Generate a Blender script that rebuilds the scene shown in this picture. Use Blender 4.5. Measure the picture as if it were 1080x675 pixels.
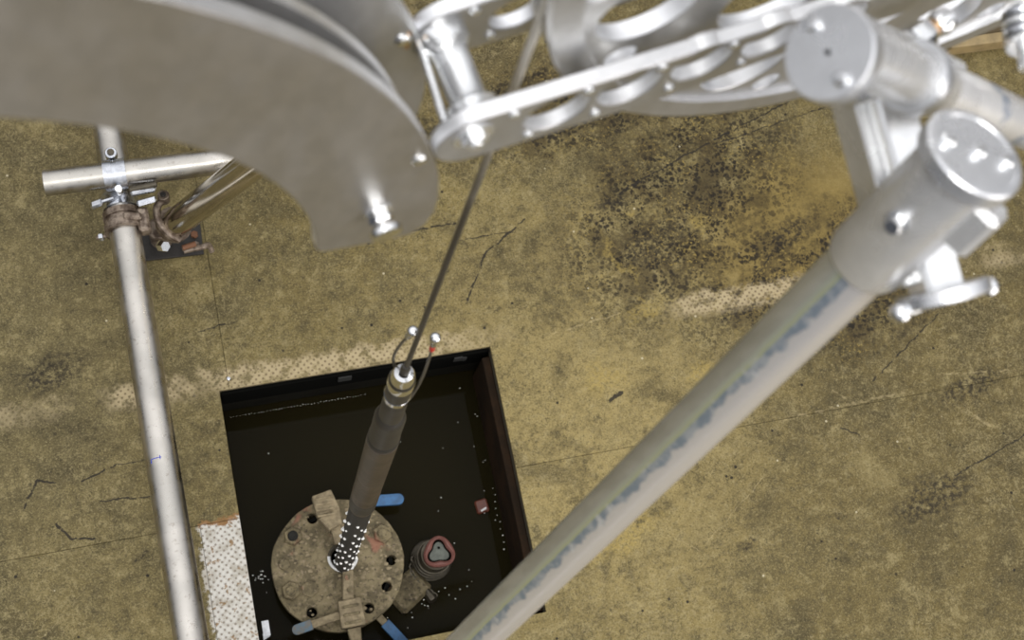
import bpy, bmesh, math, random
from mathutils import Vector, Matrix
import mathutils
random.seed(7)
for o in list(bpy.data.objects): bpy.data.objects.remove(o)
sc = bpy.context.scene
COL = sc.collection

# ------------------------------------------------------------------ camera
cam_d = bpy.data.cameras.new('camera'); cam = bpy.data.objects.new('camera', cam_d); COL.objects.link(cam)
cam_d.sensor_width = 36; cam_d.lens = 50.0
cam.matrix_world = Matrix(((0.96704, 0.15547, -0.20163, 0), (-0.20469, 0.94569, -0.25253, 0), (0.15142, 0.28548, 0.94635, 2.3), (0, 0, 0, 1)))
cam_d.clip_start = 0.02; cam_d.clip_end = 60
cam_d.dof.use_dof = True; cam_d.dof.focus_distance = 1.75; cam_d.dof.aperture_fstop = 11
sc.camera = cam
# ------------------------------------------------------------------ world: pale hall roof above, dimmer hall towards the horizon
w = bpy.data.worlds.new('hall'); sc.world = w; w.use_nodes = True
wn, wl = w.node_tree.nodes, w.node_tree.links
bg = wn['Background']; tc = wn.new('ShaderNodeTexCoord'); sx = wn.new('ShaderNodeSeparateXYZ'); cr = wn.new('ShaderNodeValToRGB')
wl.new(tc.outputs['Generated'], sx.inputs[0]); wl.new(sx.outputs['Z'], cr.inputs[0]); wl.new(cr.outputs[0], bg.inputs[0])
cr.color_ramp.elements[0].position = 0.0; cr.color_ramp.elements[0].color = (.10, .105, .12, 1)
cr.color_ramp.elements[1].position = 0.95; cr.color_ramp.elements[1].color = (2.0, 2.0, 2.04, 1)
bg.inputs[1].default_value = 0.68
# ------------------------------------------------------------------ lamp under the hall roof, added side light
def area(loc, target, sx_, sy_, power, color=(1, 1, 1)):
    l = bpy.data.lights.new('hall_and_side_light', 'AREA'); l.shape = 'RECTANGLE'; l.size = sx_; l.size_y = sy_; l.energy = power; l.color = color
    o = bpy.data.objects.new('hall_and_side_light', l); COL.objects.link(o); o.location = loc
    o.rotation_euler = (Vector(target) - Vector(loc)).to_track_quat('-Z', 'Y').to_euler()
    return o
area((0.1, -0.7, 3.6), (0.35, .35, 0), 1.5, 0.7, 24, (1, .99, .96))
area((3.2, -3.6, 2.0), (0.3, .1, 1.4), 5.0, 3.6, 150, (1, .955, .925))  # large unseen side panel added to brighten the right of the leg
sc.view_settings.view_transform = 'Standard'; sc.view_settings.look = 'None'; sc.view_settings.exposure = 0.2; sc.view_settings.gamma = 1

# ================================================================== node helper
class NT:
    def __init__(s, name):
        s.m = bpy.data.materials.new(name); s.m.use_nodes = True; s.t = s.m.node_tree; s.n = s.t.nodes; s.l = s.t.links
        s.b = s.n['Principled BSDF']; s.pos = s.n.new('ShaderNodeNewGeometry').outputs['Position']
    def put(s, v, sock):
        if isinstance(v, bpy.types.NodeSocket): s.l.new(v, sock)
        else: sock.default_value = v
    def math(s, op, a, b=None, c=None, clamp=False):
        n = s.n.new('ShaderNodeMath'); n.operation = op; n.use_clamp = clamp
        s.put(a, n.inputs[0])
        if b is not None: s.put(b, n.inputs[1])
        if c is not None: s.put(c, n.inputs[2])
        return n.outputs[0]
    def vm(s, op, a, b=None):
        n = s.n.new('ShaderNodeVectorMath'); n.operation = op; s.put(a, n.inputs[0])
        if b is not None: s.put(b, n.inputs[3 if op == 'SCALE' else 1])
        return n.outputs[1 if op in ('LENGTH', 'DOT_PRODUCT') else 0]
    def noise(s, scale, detail=3, rough=.55, vec=None, color=False, dist=0):
        n = s.n.new('ShaderNodeTexNoise'); n.inputs['Scale'].default_value = scale; n.inputs['Detail'].default_value = detail
        n.inputs['Roughness'].default_value = rough; n.inputs['Distortion'].default_value = dist
        s.l.new(vec if vec is not None else s.pos, n.inputs['Vector']); return n.outputs[1 if color else 0]
    def voro(s, scale, feature='F1', vec=None, rnd=1):
        n = s.n.new('ShaderNodeTexVoronoi'); n.feature = feature; n.inputs['Scale'].default_value = scale; n.inputs['Randomness'].default_value = rnd
        s.l.new(vec if vec is not None else s.pos, n.inputs['Vector']); return n.outputs[0]
    def ramp(s, v, lo, hi, a=0., b=1., smooth=True):
        n = s.n.new('ShaderNodeMapRange'); n.clamp = True
        if smooth: n.interpolation_type = 'SMOOTHSTEP'
        s.put(v, n.inputs[0]); s.put(lo, n.inputs[1]); s.put(hi, n.inputs[2]); s.put(a, n.inputs[3]); s.put(b, n.inputs[4]); return n.outputs[0]
    def mix(s, f, a, b, mode='MIX'):
        n = s.n.new('ShaderNodeMix'); n.data_type = 'RGBA'; n.blend_type = mode
        s.put(f, n.inputs[0])
        for v, i in ((a, 6), (b, 7)):
            if isinstance(v, tuple): v = (*v, 1) if len(v) == 3 else v
            s.put(v, n.inputs[i])
        return n.outputs[2]
    def mul(s, *a):
        r = a[0]
        for x in a[1:]: r = s.math('MULTIPLY', r, x)
        return r
    def mapping(s, loc, rot, scale, vec=None):
        n = s.n.new('ShaderNodeMapping'); n.vector_type = 'TEXTURE'; s.l.new(vec if vec is not None else s.pos, n.inputs[0])
        n.inputs[1].default_value = loc; n.inputs[2].default_value = rot; n.inputs[3].default_value = scale; return n.outputs[0]
    def bump(s, h, strength, dist=.001):
        n = s.n.new('ShaderNodeBump'); n.inputs['Strength'].default_value = strength; n.inputs['Distance'].default_value = dist
        s.l.new(h, n.inputs['Height']); s.l.new(n.outputs[0], s.b.inputs['Normal'])
    def out(s, color=None, rough=None, metal=None, spec=None):
        for k, v in (('Base Color', color), ('Roughness', rough), ('Metallic', metal), ('Specular IOR Level', spec)):
            if v is None: continue
            if isinstance(v, tuple): v = (*v, 1)
            s.put(v, s.b.inputs[k])
        return s.m

# ================================================================== floor coating
def floor_material():
    t = NT('worn_yellow_floor_coating')
    cn = t.noise(22, 4, .6, color=True)
    off = t.vm('SCALE', t.vm('SUBTRACT', cn, (.5, .5, .5)), .10)
    wp = t.vm('ADD', t.pos, off)
    off2 = t.vm('SCALE', t.vm('SUBTRACT', t.noise(60, 3, .6, color=True), (.5, .5, .5)), .012)
    wp2 = t.vm('ADD', t.pos, off2)
    def blob(cx, cy, rx, ry, rot=0, lo=1.0, hi=.35, vec=wp):
        return t.ramp(t.vm('LENGTH', t.mapping((cx, cy, 0), (0, 0, math.radians(rot)), (rx, ry, 1), vec)), lo, hi)
    def line(x0, y0, x1, y1, width, soft, vec=wp2):
        L = math.hypot(x1-x0, y1-y0); a = math.atan2(y1-y0, x1-x0)
        v = t.mapping(((x0+x1)/2, (y0+y1)/2, 0), (0, 0, a), (1, 1, 1), vec)
        q = t.n.new('ShaderNodeSeparateXYZ'); t.l.new(v, q.inputs[0])
        dx = t.math('SUBTRACT', t.math('ABSOLUTE', q.outputs[0]), L/2); dx = t.math('MAXIMUM', dx, 0.0)
        d = t.math('ADD', t.math('ABSOLUTE', q.outputs[1]), t.mul(dx, 1.0))
        return t.ramp(d, width+soft, width)
    big = t.noise(2.6, 4, .6); mid = t.noise(11, 5, .65); fine = t.noise(105, 8, .82); grit = t.noise(330, 4, .75); mott = t.noise(48, 5, .7)
    c = t.mix(t.ramp(big, .38, .62), (.165, .126, .046), (.215, .165, .058))
    c = t.mix(t.ramp(mid, .42, .66, 0, .55), c, (.15, .125, .062))
    # yellower area, light painted in, right of the hatch, greyer olive to the left
    c = t.mix(t.mul(blob(.62, .42, .55, .55, 20, 1.1, .1), .65), c, (.40, .31, .125))
    c = t.mix(t.mul(blob(-.35, .75, .55, .9, 0, 1.1, .2), .5), c, (.125, .105, .055))
    c = t.mix(t.mul(blob(1.25, .35, .62, .75, 0, 1.1, .2), .6), c, (.095, .070, .026))  # light falling off to the right, painted as darker coating
    c = t.mix(t.mul(blob(.35, 1.15, 1.0, .28, 0, 1.1, .2), .55), c, (.095, .070, .030))  # shade beneath the rig painted into the far floor
    # mottling and grit
    c = t.mix(t.ramp(mott, .5, .68, 0, .5), c, (.080, .064, .030))
    c = t.mix(t.ramp(mott, .46, .33, 0, .4), c, (.34, .28, .14))
    c = t.mix(t.ramp(fine, .51, .68, 0, .8), c, (.040, .032, .016))
    cl = t.noise(6.5, 6, .7, dist=.5); c = t.mix(t.ramp(cl, .50, .66, 0, .65), c, (.070, .056, .026)); c = t.mix(t.ramp(cl, .46, .32, 0, .5), c, (.30, .24, .105)); ms = t.noise(26, 8, .78, dist=.3); c = t.mix(t.ramp(ms, .52, .66, 0, .7), c, (.055, .044, .021)); c = t.mix(t.ramp(ms, .47, .35, 0, .5), c, (.36, .295, .14))
    c = t.mix(t.ramp(fine, .47, .33, 0, .55), c, (.40, .33, .17))
    c = t.mix(t.ramp(grit, .52, .66, 0, .75), c, (.040, .033, .018)); c = t.mix(t.ramp(grit, .46, .34, 0, .5), c, (.44, .37, .19))
    wv = t.math('ABSOLUTE', t.math('SUBTRACT', t.noise(75, 4, .6, dist=.8), .5)); c = t.mix(t.mul(t.ramp(wv, .035, .0), t.ramp(mid, .40, .60), .6), c, (.055, .045, .024))
    wv = t.math('ABSOLUTE', t.math('SUBTRACT', t.noise(55, 4, .6, dist=1.2, vec=t.vm('ADD', t.pos, (4, 2, 0))), .5)); c = t.mix(t.mul(t.ramp(wv, .03, .0), t.ramp(big, .42, .60), .45), c, (.40, .33, .17))
    # dark oily staining with the coating showing between the pits
    st = t.math('MAXIMUM', blob(.84, .78, .40, .24, 35), t.math('MAXIMUM', blob(1.0, .62, .30, .13, 20), t.math('MAXIMUM', blob(.66, .99, .42, .13, 5), blob(1.12, .52, .20, .09, 10))))
    cells = t.voro(105, 'F1', wp2); cells2 = t.voro(190, 'F1', wp2)
    pit = t.math('MAXIMUM', t.ramp(cells, .52, .34), t.ramp(cells2, .42, .27))
    pt = t.ramp(t.noise(16, 4, .7), .38, .62)
    c = t.mix(t.mul(blob(1.02, .70, .28, .16, 25), .75), c, (.26, .185, .055))
    c = t.mix(t.mul(st, t.ramp(pt, 0, 1, .10, .80)), c, (.062, .045, .020))
    c = t.mix(t.mul(st, pit, t.ramp(t.noise(20, 4, .7, vec=t.vm('ADD', t.pos, (9, 0, 0))), .40, .56, .25, .92)), c, (.016, .013, .010))
    c = t.mix(t.mul(st, t.ramp(t.noise(170, 3, .7), .56, .64), t.ramp(t.noise(9, 2), .40, .58), .7), c, (.36, .26, .075))
    for q in ((.65, .95, .05, .03), (.755, .871, .012, .010), (.71, .80, .05, .03), (.77, .71, .09, .05), (.85, .60, .05, .022), (1.02, .69, .07, .04), (1.28, .36, .10, .03), (-.27, .65, .08, .04), (1.15, .18, .12, .05), (-.17, .33, .022, .006), (.80, .17, .03, .015), (.88, .56, .04, .03)):
        c = t.mix(t.mul(blob(*q, 15, vec=t.vm('ADD', t.pos, t.vm('SCALE', off, .35))), t.ramp(t.noise(110, 5, .75), .44, .58), .85), c, (.026, .021, .015))
    for q in ((.72, .585, .05, .02), (.795, .47, .035, .02), (.86, .74, .025, .012), (.74, .775, .010, .010), (.70, .69, .012, .08), (.63, .49, .05, .04), (.60, .22, .10, .03)):
        c = t.mix(t.mul(blob(*q, 20), t.ramp(t.noise(150, 4, .7), .60, .44), .45), c, (.42, .31, .09))
    # scattered small black specks
    sp = t.ramp(t.voro(26), .085, .05); c = t.mix(t.mul(sp, t.ramp(t.noise(7, 2), .45, .54), .9), c, (.015, .013, .012))
    sp = t.ramp(t.voro(19, vec=t.vm('ADD', t.pos, (3.3, 1.7, 0))), .045, .03); c = t.mix(t.mul(sp, .6), c, (.70, .62, .42))
    c = t.mix(.13, c, (0, 0, 0))
    # cracks and scratches
    dk = None
    for q in ((.727, .811, .862, .865, .0009, .0012), (.862, .865, 1.097, .946, .0009, .001), (.727, .811, .77, .83, .002, .002), (.93, .88, 1.2, .93, .0006, .001), (-.244, .465, -.19, .482, .0008, .0012),
              (-.19, .482, -.10, .481, .0006, .001), (-.335, .44, -.31, .478, .001, .0015), (-.31, .478, -.285, .47, .001, .0015), (-.29, .405, -.27, .378, .0012, .001), (-.27, .378, -.235, .372, .0012, .001), (-.22, .43, -.12, .42, .0005, .0015),
              (.42, .66, .47, .74, .0012, .0012), (.47, .74, .55, .79, .0012, .0012), (.625, .445, .65, .458, .0022, .001), (1.10, .40, 1.26, .50, .0006, .001), (.92, .60, .98, .66, .0005, .001), (1.20, .21, 1.36, .26, .0006, .001), (1.02, .33, 1.05, .31, .0006, .001), (.43, .77, .53, .77, .0004, .0006), (.30, .80, .43, .80, .0007, .0016), (-.03, .68, .03, .685, .0006, .001)):
        m_ = line(*q); dk = m_ if dk is None else t.math('MAXIMUM', dk, m_)
    c = t.mix(t.mul(dk, t.ramp(t.noise(70, 2), .36, .48), .9), c, (.02, .017, .014))
    lt = None
    for q in ((.53, .575, .68, .595, .0008, .0008), (.90, .36, 1.16, .372, .0012, .002), (.72, .17, .86, .27, .0004, .0008), (1.20, .395, 1.36, .375, .0008, .001), (1.02, .40, 1.05, .37, .001, .001), (1.30, .28, 1.24, .33, .002, .002), (.68, .20, .72, .17, .0004, .0006)):
        m_ = line(*q); lt = m_ if lt is None else t.math('MAXIMUM', lt, m_)
    c = t.mix(t.mul(lt, t.ramp(t.noise(60, 3), .42, .56), .22), c, (.62, .50, .27))
    # bare dimpled plate where the coating has gone
    q = t.n.new('ShaderNodeSeparateXYZ'); t.l.new(t.pos, q.inputs[0]); X, Y = q.outputs[0], q.outputs[1]
    k = math.pi/.0058
    sn = t.mul(t.math('SINE', t.mul(X, k)), t.math('SINE', t.mul(Y, k)))
    dim = t.ramp(sn, .35, .75)
    grid = t.math('MAXIMUM', t.ramp(t.math('ABSOLUTE', t.math('SINE', t.mul(X, k))), .22, .05), t.ramp(t.math('ABSOLUTE', t.math('SINE', t.mul(Y, k))), .22, .05))
    nz = t.mul(t.math('SUBTRACT', mott, .5), .05)
    Xn = t.math('ADD', X, nz); Yn = t.math('ADD', Y, nz)
    strip = t.mul(t.ramp(Xn, -.082, -.076), t.ramp(Xn, .0, -.008), t.ramp(Yn, .366, .358))
    bandy = t.ramp(t.math('ABSOLUTE', t.math('SUBTRACT', Yn, .588)), .030, .010)
    band = t.mul(bandy, t.math('MAXIMUM', t.ramp(t.noise(3.2, 2, vec=t.vm('ADD', t.pos, (0, 7, 0))), .46, .56), t.math('MAXIMUM', blob(.22, .59, .30, .06, 0), t.math('MAXIMUM', blob(.90, .585, .16, .05, 0, 1, .5), blob(-.12, .59, .1, .05, 0)))), t.ramp(mott, .62, .45, .15, .85))
    bare_c = t.mix(t.ramp(mott, .45, .62), (.56, .54, .49), (.40, .37, .31))
    bare_c = t.mix(t.mul(dim, .75), bare_c, (.17, .14, .10)); bare_c = t.mix(t.mul(grid, .35), bare_c, (.33, .30, .26))
    bare_c = t.mix(t.ramp(t.noise(75, 3, .6), .60, .66, 0, .8), bare_c, (.22, .13, .05))
    band_c = t.mix(t.mul(dim, .8), (.42, .34, .20), (.15, .11, .065))
    c = t.mix(band, c, band_c); c = t.mix(strip, c, bare_c)
    rust = t.mul(t.ramp(t.math('ABSOLUTE', t.math('SUBTRACT', Yn, .363)), .007, .002), t.ramp(X, -.08, -.075), t.ramp(X, 0, -.01))
    c = t.mix(t.mul(rust, .85), c, (.25, .13, .05))
    h = t.math('ADD', t.mul(fine, .8), t.mul(dim, t.math('MAXIMUM', strip, t.mul(band, 1.0)), .8)); h = t.math('ADD', h, t.mul(pit, st, -.7))
    t.bump(h, .5, .0012)
    return t.out(c, t.ramp(mid, .3, .7, .50, .72), 0, .14)

def simple(name, color, rough=.5, metal=0, var=.0, scale=60, dark=None, spots=0, bumps=0, rvar=0.0, spec=None):
    t = NT(name); c = (*color, 1)
    if var: c = t.mix(t.ramp(t.noise(scale, 4, .65), .36, .64, 0, var), tuple(color), dark or tuple(x*.4 for x in color))
    if spots: c = t.mix(t.mul(t.ramp(t.noise(scale*2.5, 3, .7), .58, .68), spots), c if not isinstance(c, tuple) else tuple(color), dark or tuple(x*.25 for x in color))
    r = rough
    if rvar: r = t.ramp(t.noise(scale*.6, 3), .35, .65, rough-rvar, rough+rvar)
    if bumps: t.bump(t.noise(scale*3, 3), bumps, .001)
    return t.out(c if not isinstance(c, tuple) else tuple(c[:3]), r, metal, spec)

M_floor = floor_material()
M_sub = simple('subfloor_steel', (.06, .048, .028), .8)
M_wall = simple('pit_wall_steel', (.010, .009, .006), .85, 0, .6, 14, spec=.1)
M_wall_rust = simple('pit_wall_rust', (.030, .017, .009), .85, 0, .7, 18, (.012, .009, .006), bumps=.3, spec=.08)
M_pitbase = simple('pit_silt', (.075, .062, .028), .9, 0, .6, 8)
M_rubber = simple('black_rubber', (.004, .004, .0035), .9, spec=.02)
M_crust = None
def crust():
    t = NT('silt_crusted_iron')
    c = t.mix(t.ramp(t.noise(30, 5, .7), .4, .62), (.205, .165, .090), (.100, .080, .043))
    c = t.mix(t.ramp(t.noise(160, 4, .7), .52, .66, 0, .8), c, (.035, .026, .017))
    c = t.mix(t.ramp(t.noise(120, 4, .7), .44, .34, 0, .6), c, (.27, .21, .14))
    c = t.mix(t.mul(t.ramp(t.noise(17, 2, .5, dist=.4), .60, .68), .6), c, (.30, .11, .075))
    t.bump(t.noise(120, 5, .7), .7, .002); return t.out(c, .75, 0, .3)
M_crust = crust()
M_crust_l = simple('dried_silt_iron', (.27, .215, .125), .8, 0, .7, 70, (.10, .075, .04), bumps=.6)
M_hole = simple('bolt_hole_dark', (.010, .009, .006), .9)
M_blue = simple('blue_vinyl_grip', (.035, .125, .27), .55, 0, .55, 90, (.02, .05, .10))
M_blue_dirty = simple('muddy_blue_grip', (.08, .13, .17), .7, 0, .8, 100, (.14, .11, .07))
M_red = simple('faded_red_plastic', (.155, .055, .040), .6, 0, .4, 60)
M_redtag = simple('red_enamel', (.13, .035, .018), .5, 0, .5, 80)
M_redtape = simple('red_tape', (.45, .02, .015), .45)
M_grey_plate = simple('grey_cap_centre', (.10, .11, .09), .7, 0, .5, 120)
M_dark_metal = simple('dark_wet_metal', (.10, .085, .06), .4, .6, .5, 90)
M_white = simple('white_foam_seal', (.62, .62, .60), .4, .3)
M_tape = simple('grey_tape', (.018, .018, .016), .7)
M_whitepaint = simple('white_paint_scrap', (.62, .64, .66), .6, 0, .4, 120)
M_tool = simple('brown_anodised_tool_steel', (.105, .082, .062), .42, .55, .5, 50, (.04, .032, .026))
M_tool_dark = simple('black_tool_sleeve', (.045, .041, .036), .45, .3, .4, 60)
M_black = simple('matt_black_tool', (.018, .017, .016), .6)
M_chrome = simple('chrome', (.86, .87, .88), .12, 1)
M_stud = simple('bright_stud', (.85, .84, .80), .3, .2)  # white base stands in for the glint of the chrome studs
def cable_mat():
    t = NT('wire_rope_lit_above'); q = t.n.new('ShaderNodeSeparateXYZ'); t.l.new(t.pos, q.inputs[0])
    c = t.mix(t.ramp(t.math('ADD', q.outputs[2], t.mul(t.math('SUBTRACT', t.noise(20, 3), .5), .2)), 1.52, 1.68), (.13, .12, .105), (.62, .59, .53))  # rope painted paler upward for the stronger light near the pulley
    return t.out(c, .42, .75)
M_cable = cable_mat()
M_zinc = simple('zinc_plated_coupler', (.62, .64, .68), .27, 1, .5, 90, (.32, .33, .36), rvar=.08)
M_rustc = simple('rusty_forged_coupler', (.27, .215, .165), .45, .45, .95, 75, (.075, .05, .034), bumps=.5)
M_bplate = simple('black_oily_base_plate', (.03, .027, .024), .55, .2, .6, 60)
M_orange_rust = simple('orange_rust', (.15, .065, .03), .75)
M_pen = simple('blue_marker_ink', (.03, .05, .45), .5)
def tube_mat():
    t = NT('scuffed_galvanised_tube')
    c = t.mix(t.ramp(t.noise(9, 3), .4, .6), (.58, .55, .50), (.46, .44, .40))
    c = t.mix(t.ramp(t.noise(120, 4, .75), .56, .72, 0, .6), c, (.25, .21, .17))
    c = t.mix(t.mul(t.ramp(t.voro(70), .09, .06), t.ramp(t.noise(8, 2), .55, .62), .8), c, (.10, .07, .05))
    return t.out(c, t.ramp(t.noise(50, 3), .35, .65, .26, .38), 1.0)
M_tube = tube_mat()
M_tube_shiny = simple('polished_steel_tube', (.60, .56, .48), .15, 1.0, .3, 40, (.36, .33, .28))
def alu(name, col, r0, r1, streak=None, metal=.82, marks=.0):
    t = NT(name)
    co = t.n.new('ShaderNodeTexCoord').outputs['Object']
    v = t.mapping((0, 0, 0), (0, 0, 0), streak or (1, 1, 1), co)
    n1 = t.noise(60, 4, .6, v); c = t.mix(t.ramp(n1, .35, .65, 0, .35), col, tuple(x*.72 for x in col))
    if marks:
        m = t.ramp(t.noise(34, 5, .7, co), .56, .66, 0, marks); c = t.mix(m, c, (.28, .34, .44))
    t.bump(n1, .05, .0005)
    return t.out(c, t.ramp(t.noise(22, 4, .6, v), .3, .7, r0, r1), metal)
M_alu = alu('machined_aluminium', (.86, .87, .88), .16, .28)
M_alu_face = alu('brushed_aluminium_face', (.43, .415, .40), .30, .44, (1, .12, 1), .8)
M_alu_leg = alu('scuffed_aluminium_leg', (.78, .775, .77), .20, .34, (1, 1, 6), .5, marks=.8)
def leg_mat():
    # scuffed tube; reflections painted in: darker side, bluish streak, yellow-green line, pale side
    t = NT('leg_tube_scuffs_and_reflections'); q = t.n.new('ShaderNodeVectorMath')
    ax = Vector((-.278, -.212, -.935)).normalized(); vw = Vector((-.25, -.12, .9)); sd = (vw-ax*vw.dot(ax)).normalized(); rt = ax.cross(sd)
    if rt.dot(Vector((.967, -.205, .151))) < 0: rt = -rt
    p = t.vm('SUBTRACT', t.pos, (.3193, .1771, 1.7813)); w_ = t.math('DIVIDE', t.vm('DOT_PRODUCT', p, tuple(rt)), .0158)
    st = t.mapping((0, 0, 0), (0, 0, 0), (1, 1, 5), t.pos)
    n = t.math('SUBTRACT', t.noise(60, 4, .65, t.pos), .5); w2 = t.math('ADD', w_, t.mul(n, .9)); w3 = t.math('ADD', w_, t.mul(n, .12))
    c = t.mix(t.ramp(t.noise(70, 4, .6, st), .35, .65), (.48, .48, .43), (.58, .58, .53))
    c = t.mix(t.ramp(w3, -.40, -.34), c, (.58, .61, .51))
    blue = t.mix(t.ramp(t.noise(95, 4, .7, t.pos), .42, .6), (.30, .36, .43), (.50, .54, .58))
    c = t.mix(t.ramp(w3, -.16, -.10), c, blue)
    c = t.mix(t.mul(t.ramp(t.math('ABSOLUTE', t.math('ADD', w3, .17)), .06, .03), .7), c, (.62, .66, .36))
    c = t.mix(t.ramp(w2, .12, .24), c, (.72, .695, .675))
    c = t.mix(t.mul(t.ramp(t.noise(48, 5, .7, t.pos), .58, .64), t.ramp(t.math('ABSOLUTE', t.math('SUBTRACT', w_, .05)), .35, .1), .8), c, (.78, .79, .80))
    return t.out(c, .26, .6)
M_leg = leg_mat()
M_alu_sleeve = alu('cast_aluminium_sleeve', (.70, .70, .70), .22, .34, None, .6)
M_alu_cap = alu('turned_aluminium_cap', (.70, .71, .73), .24, .36, None, .8)
M_alu_face2 = alu('milled_aluminium_side', (.50, .50, .505), .30, .42, (1, .12, 1), .75)
M_edge = alu('machined_edge_ceiling_bright', (.96, .965, .98), .34, .44, None, .85)  # edges coloured paler than the faces to hold the ceiling's reflection
M_brass = simple('bronze_orange', (.75, .50, .30), .3, 1)
M_kerb = simple('brown_painted_step', (.075, .050, .016), .7, 0, .3, 9)
M_kerb_edge = simple('worn_step_edge', (.30, .22, .10), .6, 0, .5, 30)
def water_mat():
    t = NT('murky_brown_water'); n, l = t.n, t.l
    tr = n.new('ShaderNodeBsdfTransparent'); tr.inputs[0].default_value = (.30, .26, .15, 1)
    df = n.new('ShaderNodeBsdfDiffuse'); df.inputs[0].default_value = (.022, .018, .007, 1)
    gl = n.new('ShaderNodeBsdfGlossy'); gl.inputs['Roughness'].default_value = .04
    m1 = n.new('ShaderNodeMixShader'); m1.inputs[0].default_value = .5; l.new(tr.outputs[0], m1.inputs[1]); l.new(df.outputs[0], m1.inputs[2])
    fr = n.new('ShaderNodeFresnel'); fr.inputs[0].default_value = 1.33
    m2 = n.new('ShaderNodeMixShader'); l.new(t.mul(fr.outputs[0], .16), m2.inputs[0]); l.new(m1.outputs[0], m2.inputs[1]); l.new(gl.outputs[0], m2.inputs[2])
    l.new(m2.outputs[0], n['Material Output'].inputs[0]); n.remove(t.b); return t.m
M_water = water_mat()

# ================================================================== mesh helpers (coordinates are world metres)
WL = {}
def link(name, verts, faces, mat, parent=None, smooth=True, edges=(), bevel=0):
    vs = [Vector(v) for v in verts]
    lo = Vector([min(v[i] for v in vs) for i in range(3)]); hi = Vector([max(v[i] for v in vs) for i in range(3)])
    c = (lo+hi)/2; c.z = lo.z if parent is None else c.z
    me = bpy.data.meshes.new(name); me.from_pydata([v-c for v in vs], [], faces)
    bm = bmesh.new(); bm.from_mesh(me); bmesh.ops.remove_doubles(bm, verts=bm.verts, dist=1e-7)
    if bevel: bmesh.ops.bevel(bm, geom=[e for e in bm.edges], offset=bevel, segments=1, affect='EDGES', profile=.6)
    bmesh.ops.recalc_face_normals(bm, faces=bm.faces)
    for f in bm.faces: f.smooth = smooth
    if smooth:
        for e in bm.edges:
            if len(e.link_faces) == 2 and e.calc_face_angle(0) > math.radians(33): e.smooth = False
    bm.to_mesh(me); bm.free()
    me.materials.append(mat)
    o = bpy.data.objects.new(name, me); COL.objects.link(o)
    if parent is not None: o.parent = parent; o.location = c - WL[parent.name]
    else: o.location = c
    WL[o.name] = c
    return o
def thing(name, loc, label=None, cat=None, group=None):
    o = bpy.data.objects.new(name, None); COL.objects.link(o); o.location = loc; o.empty_display_size = .05; WL[o.name] = Vector(loc)
    if label: o['label'] = label; o['category'] = cat
    if group: o['group'] = group
    return o
def tag(o, label=None, cat=None, group=None, kind=None):
    if label: o['label'] = label
    if cat: o['category'] = cat
    if group: o['group'] = group
    if kind: o['kind'] = kind
    return o
class G:
    def __init__(s): s.v = []; s.f = []
    def add(s, v, f): k = len(s.v); s.v += [tuple(x) for x in v]; s.f += [tuple(i+k for i in q) for q in f]; return s
    def obj(s, name, mat, parent=None, smooth=True, bevel=0): return link(name, s.v, s.f, mat, parent, smooth, bevel=bevel)
def frame(ax):
    ax = Vector(ax).normalized(); a = Vector((0, 0, 1)) if abs(ax.z) < .9 else Vector((1, 0, 0))
    x = ax.cross(a).normalized(); return x, ax.cross(x).normalized(), ax
def lathe(p0, p1, prof, seg=40, g=None, closed=False, sides=None):
    """prof: (radius, distance along the axis from p0); radius 0 closes the end"""
    g = g or G(); p0 = Vector(p0); x, y, z = frame(Vector(p1)-p0); seg = sides or seg
    v, f = [], []; rows = []
    for r, t in prof:
        if r <= 1e-9: rows.append([len(v)]); v.append(p0+z*t)
        else:
            rows.append(list(range(len(v), len(v)+seg)))
            for i in range(seg): a = 2*math.pi*i/seg; v.append(p0+z*t+x*math.cos(a)*r+y*math.sin(a)*r)
    pr = list(zip(rows, rows[1:])) + ([(rows[-1], rows[0])] if closed else [])
    for A, B in pr:
        if len(A) == 1 and len(B) == 1: continue
        for i in range(seg):
            j = (i+1) % seg
            if len(A) == 1: f.append((A[0], B[j], B[i]))
            elif len(B) == 1: f.append((A[i], A[j], B[0]))
            else: f.append((A[i], A[j], B[j], B[i]))
    return g.add(v, f)
def rod(p0, p1, r, b=None, g=None, seg=24, r1=None):
    L = (Vector(p1)-Vector(p0)).length; b = r*.12 if b is None else b; r1 = r if r1 is None else r1
    return lathe(p0, p1, [(0, 0), (r-b, 0), (r, b), (r1, L-b), (r1-b, L), (0, L)], seg, g)
def pipe(p0, p1, r, wall=.004, g=None, seg=48):
    L = (Vector(p1)-Vector(p0)).length; b = .001
    return lathe(p0, p1, [(r-wall, 0), (r-b, 0), (r, b), (r, L-b), (r-b, L), (r-wall, L)], seg, g, closed=True)
def box(c, ax, ay, az, hx, hy, hz, g=None):
    g = g or G(); c = Vector(c); X, Y, Z = (Vector(a).normalized()*h for a, h in ((ax, hx), (ay, hy), (az, hz)))
    v = [c+X*i+Y*j+Z*k for i in (-1, 1) for j in (-1, 1) for k in (-1, 1)]
    return g.add(v, [(0, 1, 3, 2), (4, 6, 7, 5), (0, 4, 5, 1), (2, 3, 7, 6), (0, 2, 6, 4), (1, 5, 7, 3)])
def abox(x0, x1, y0, y1, z0, z1, g=None): return box(((x0+x1)/2, (y0+y1)/2, (z0+z1)/2), (1, 0, 0), (0, 1, 0), (0, 0, 1), (x1-x0)/2, (y1-y0)/2, (z1-z0)/2, g)
def ico(c, r, g, sub=1, sq=(1, 1, 1)):
    bm = bmesh.new(); bmesh.ops.create_icosphere(bm, subdivisions=sub, radius=r)
    v = [Vector(c)+Vector((p.co.x*sq[0], p.co.y*sq[1], p.co.z*sq[2])) for p in bm.verts]; f = [tuple(q.index for q in fc.verts) for fc in bm.faces]; bm.free(); return g.add(v, f)
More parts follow.
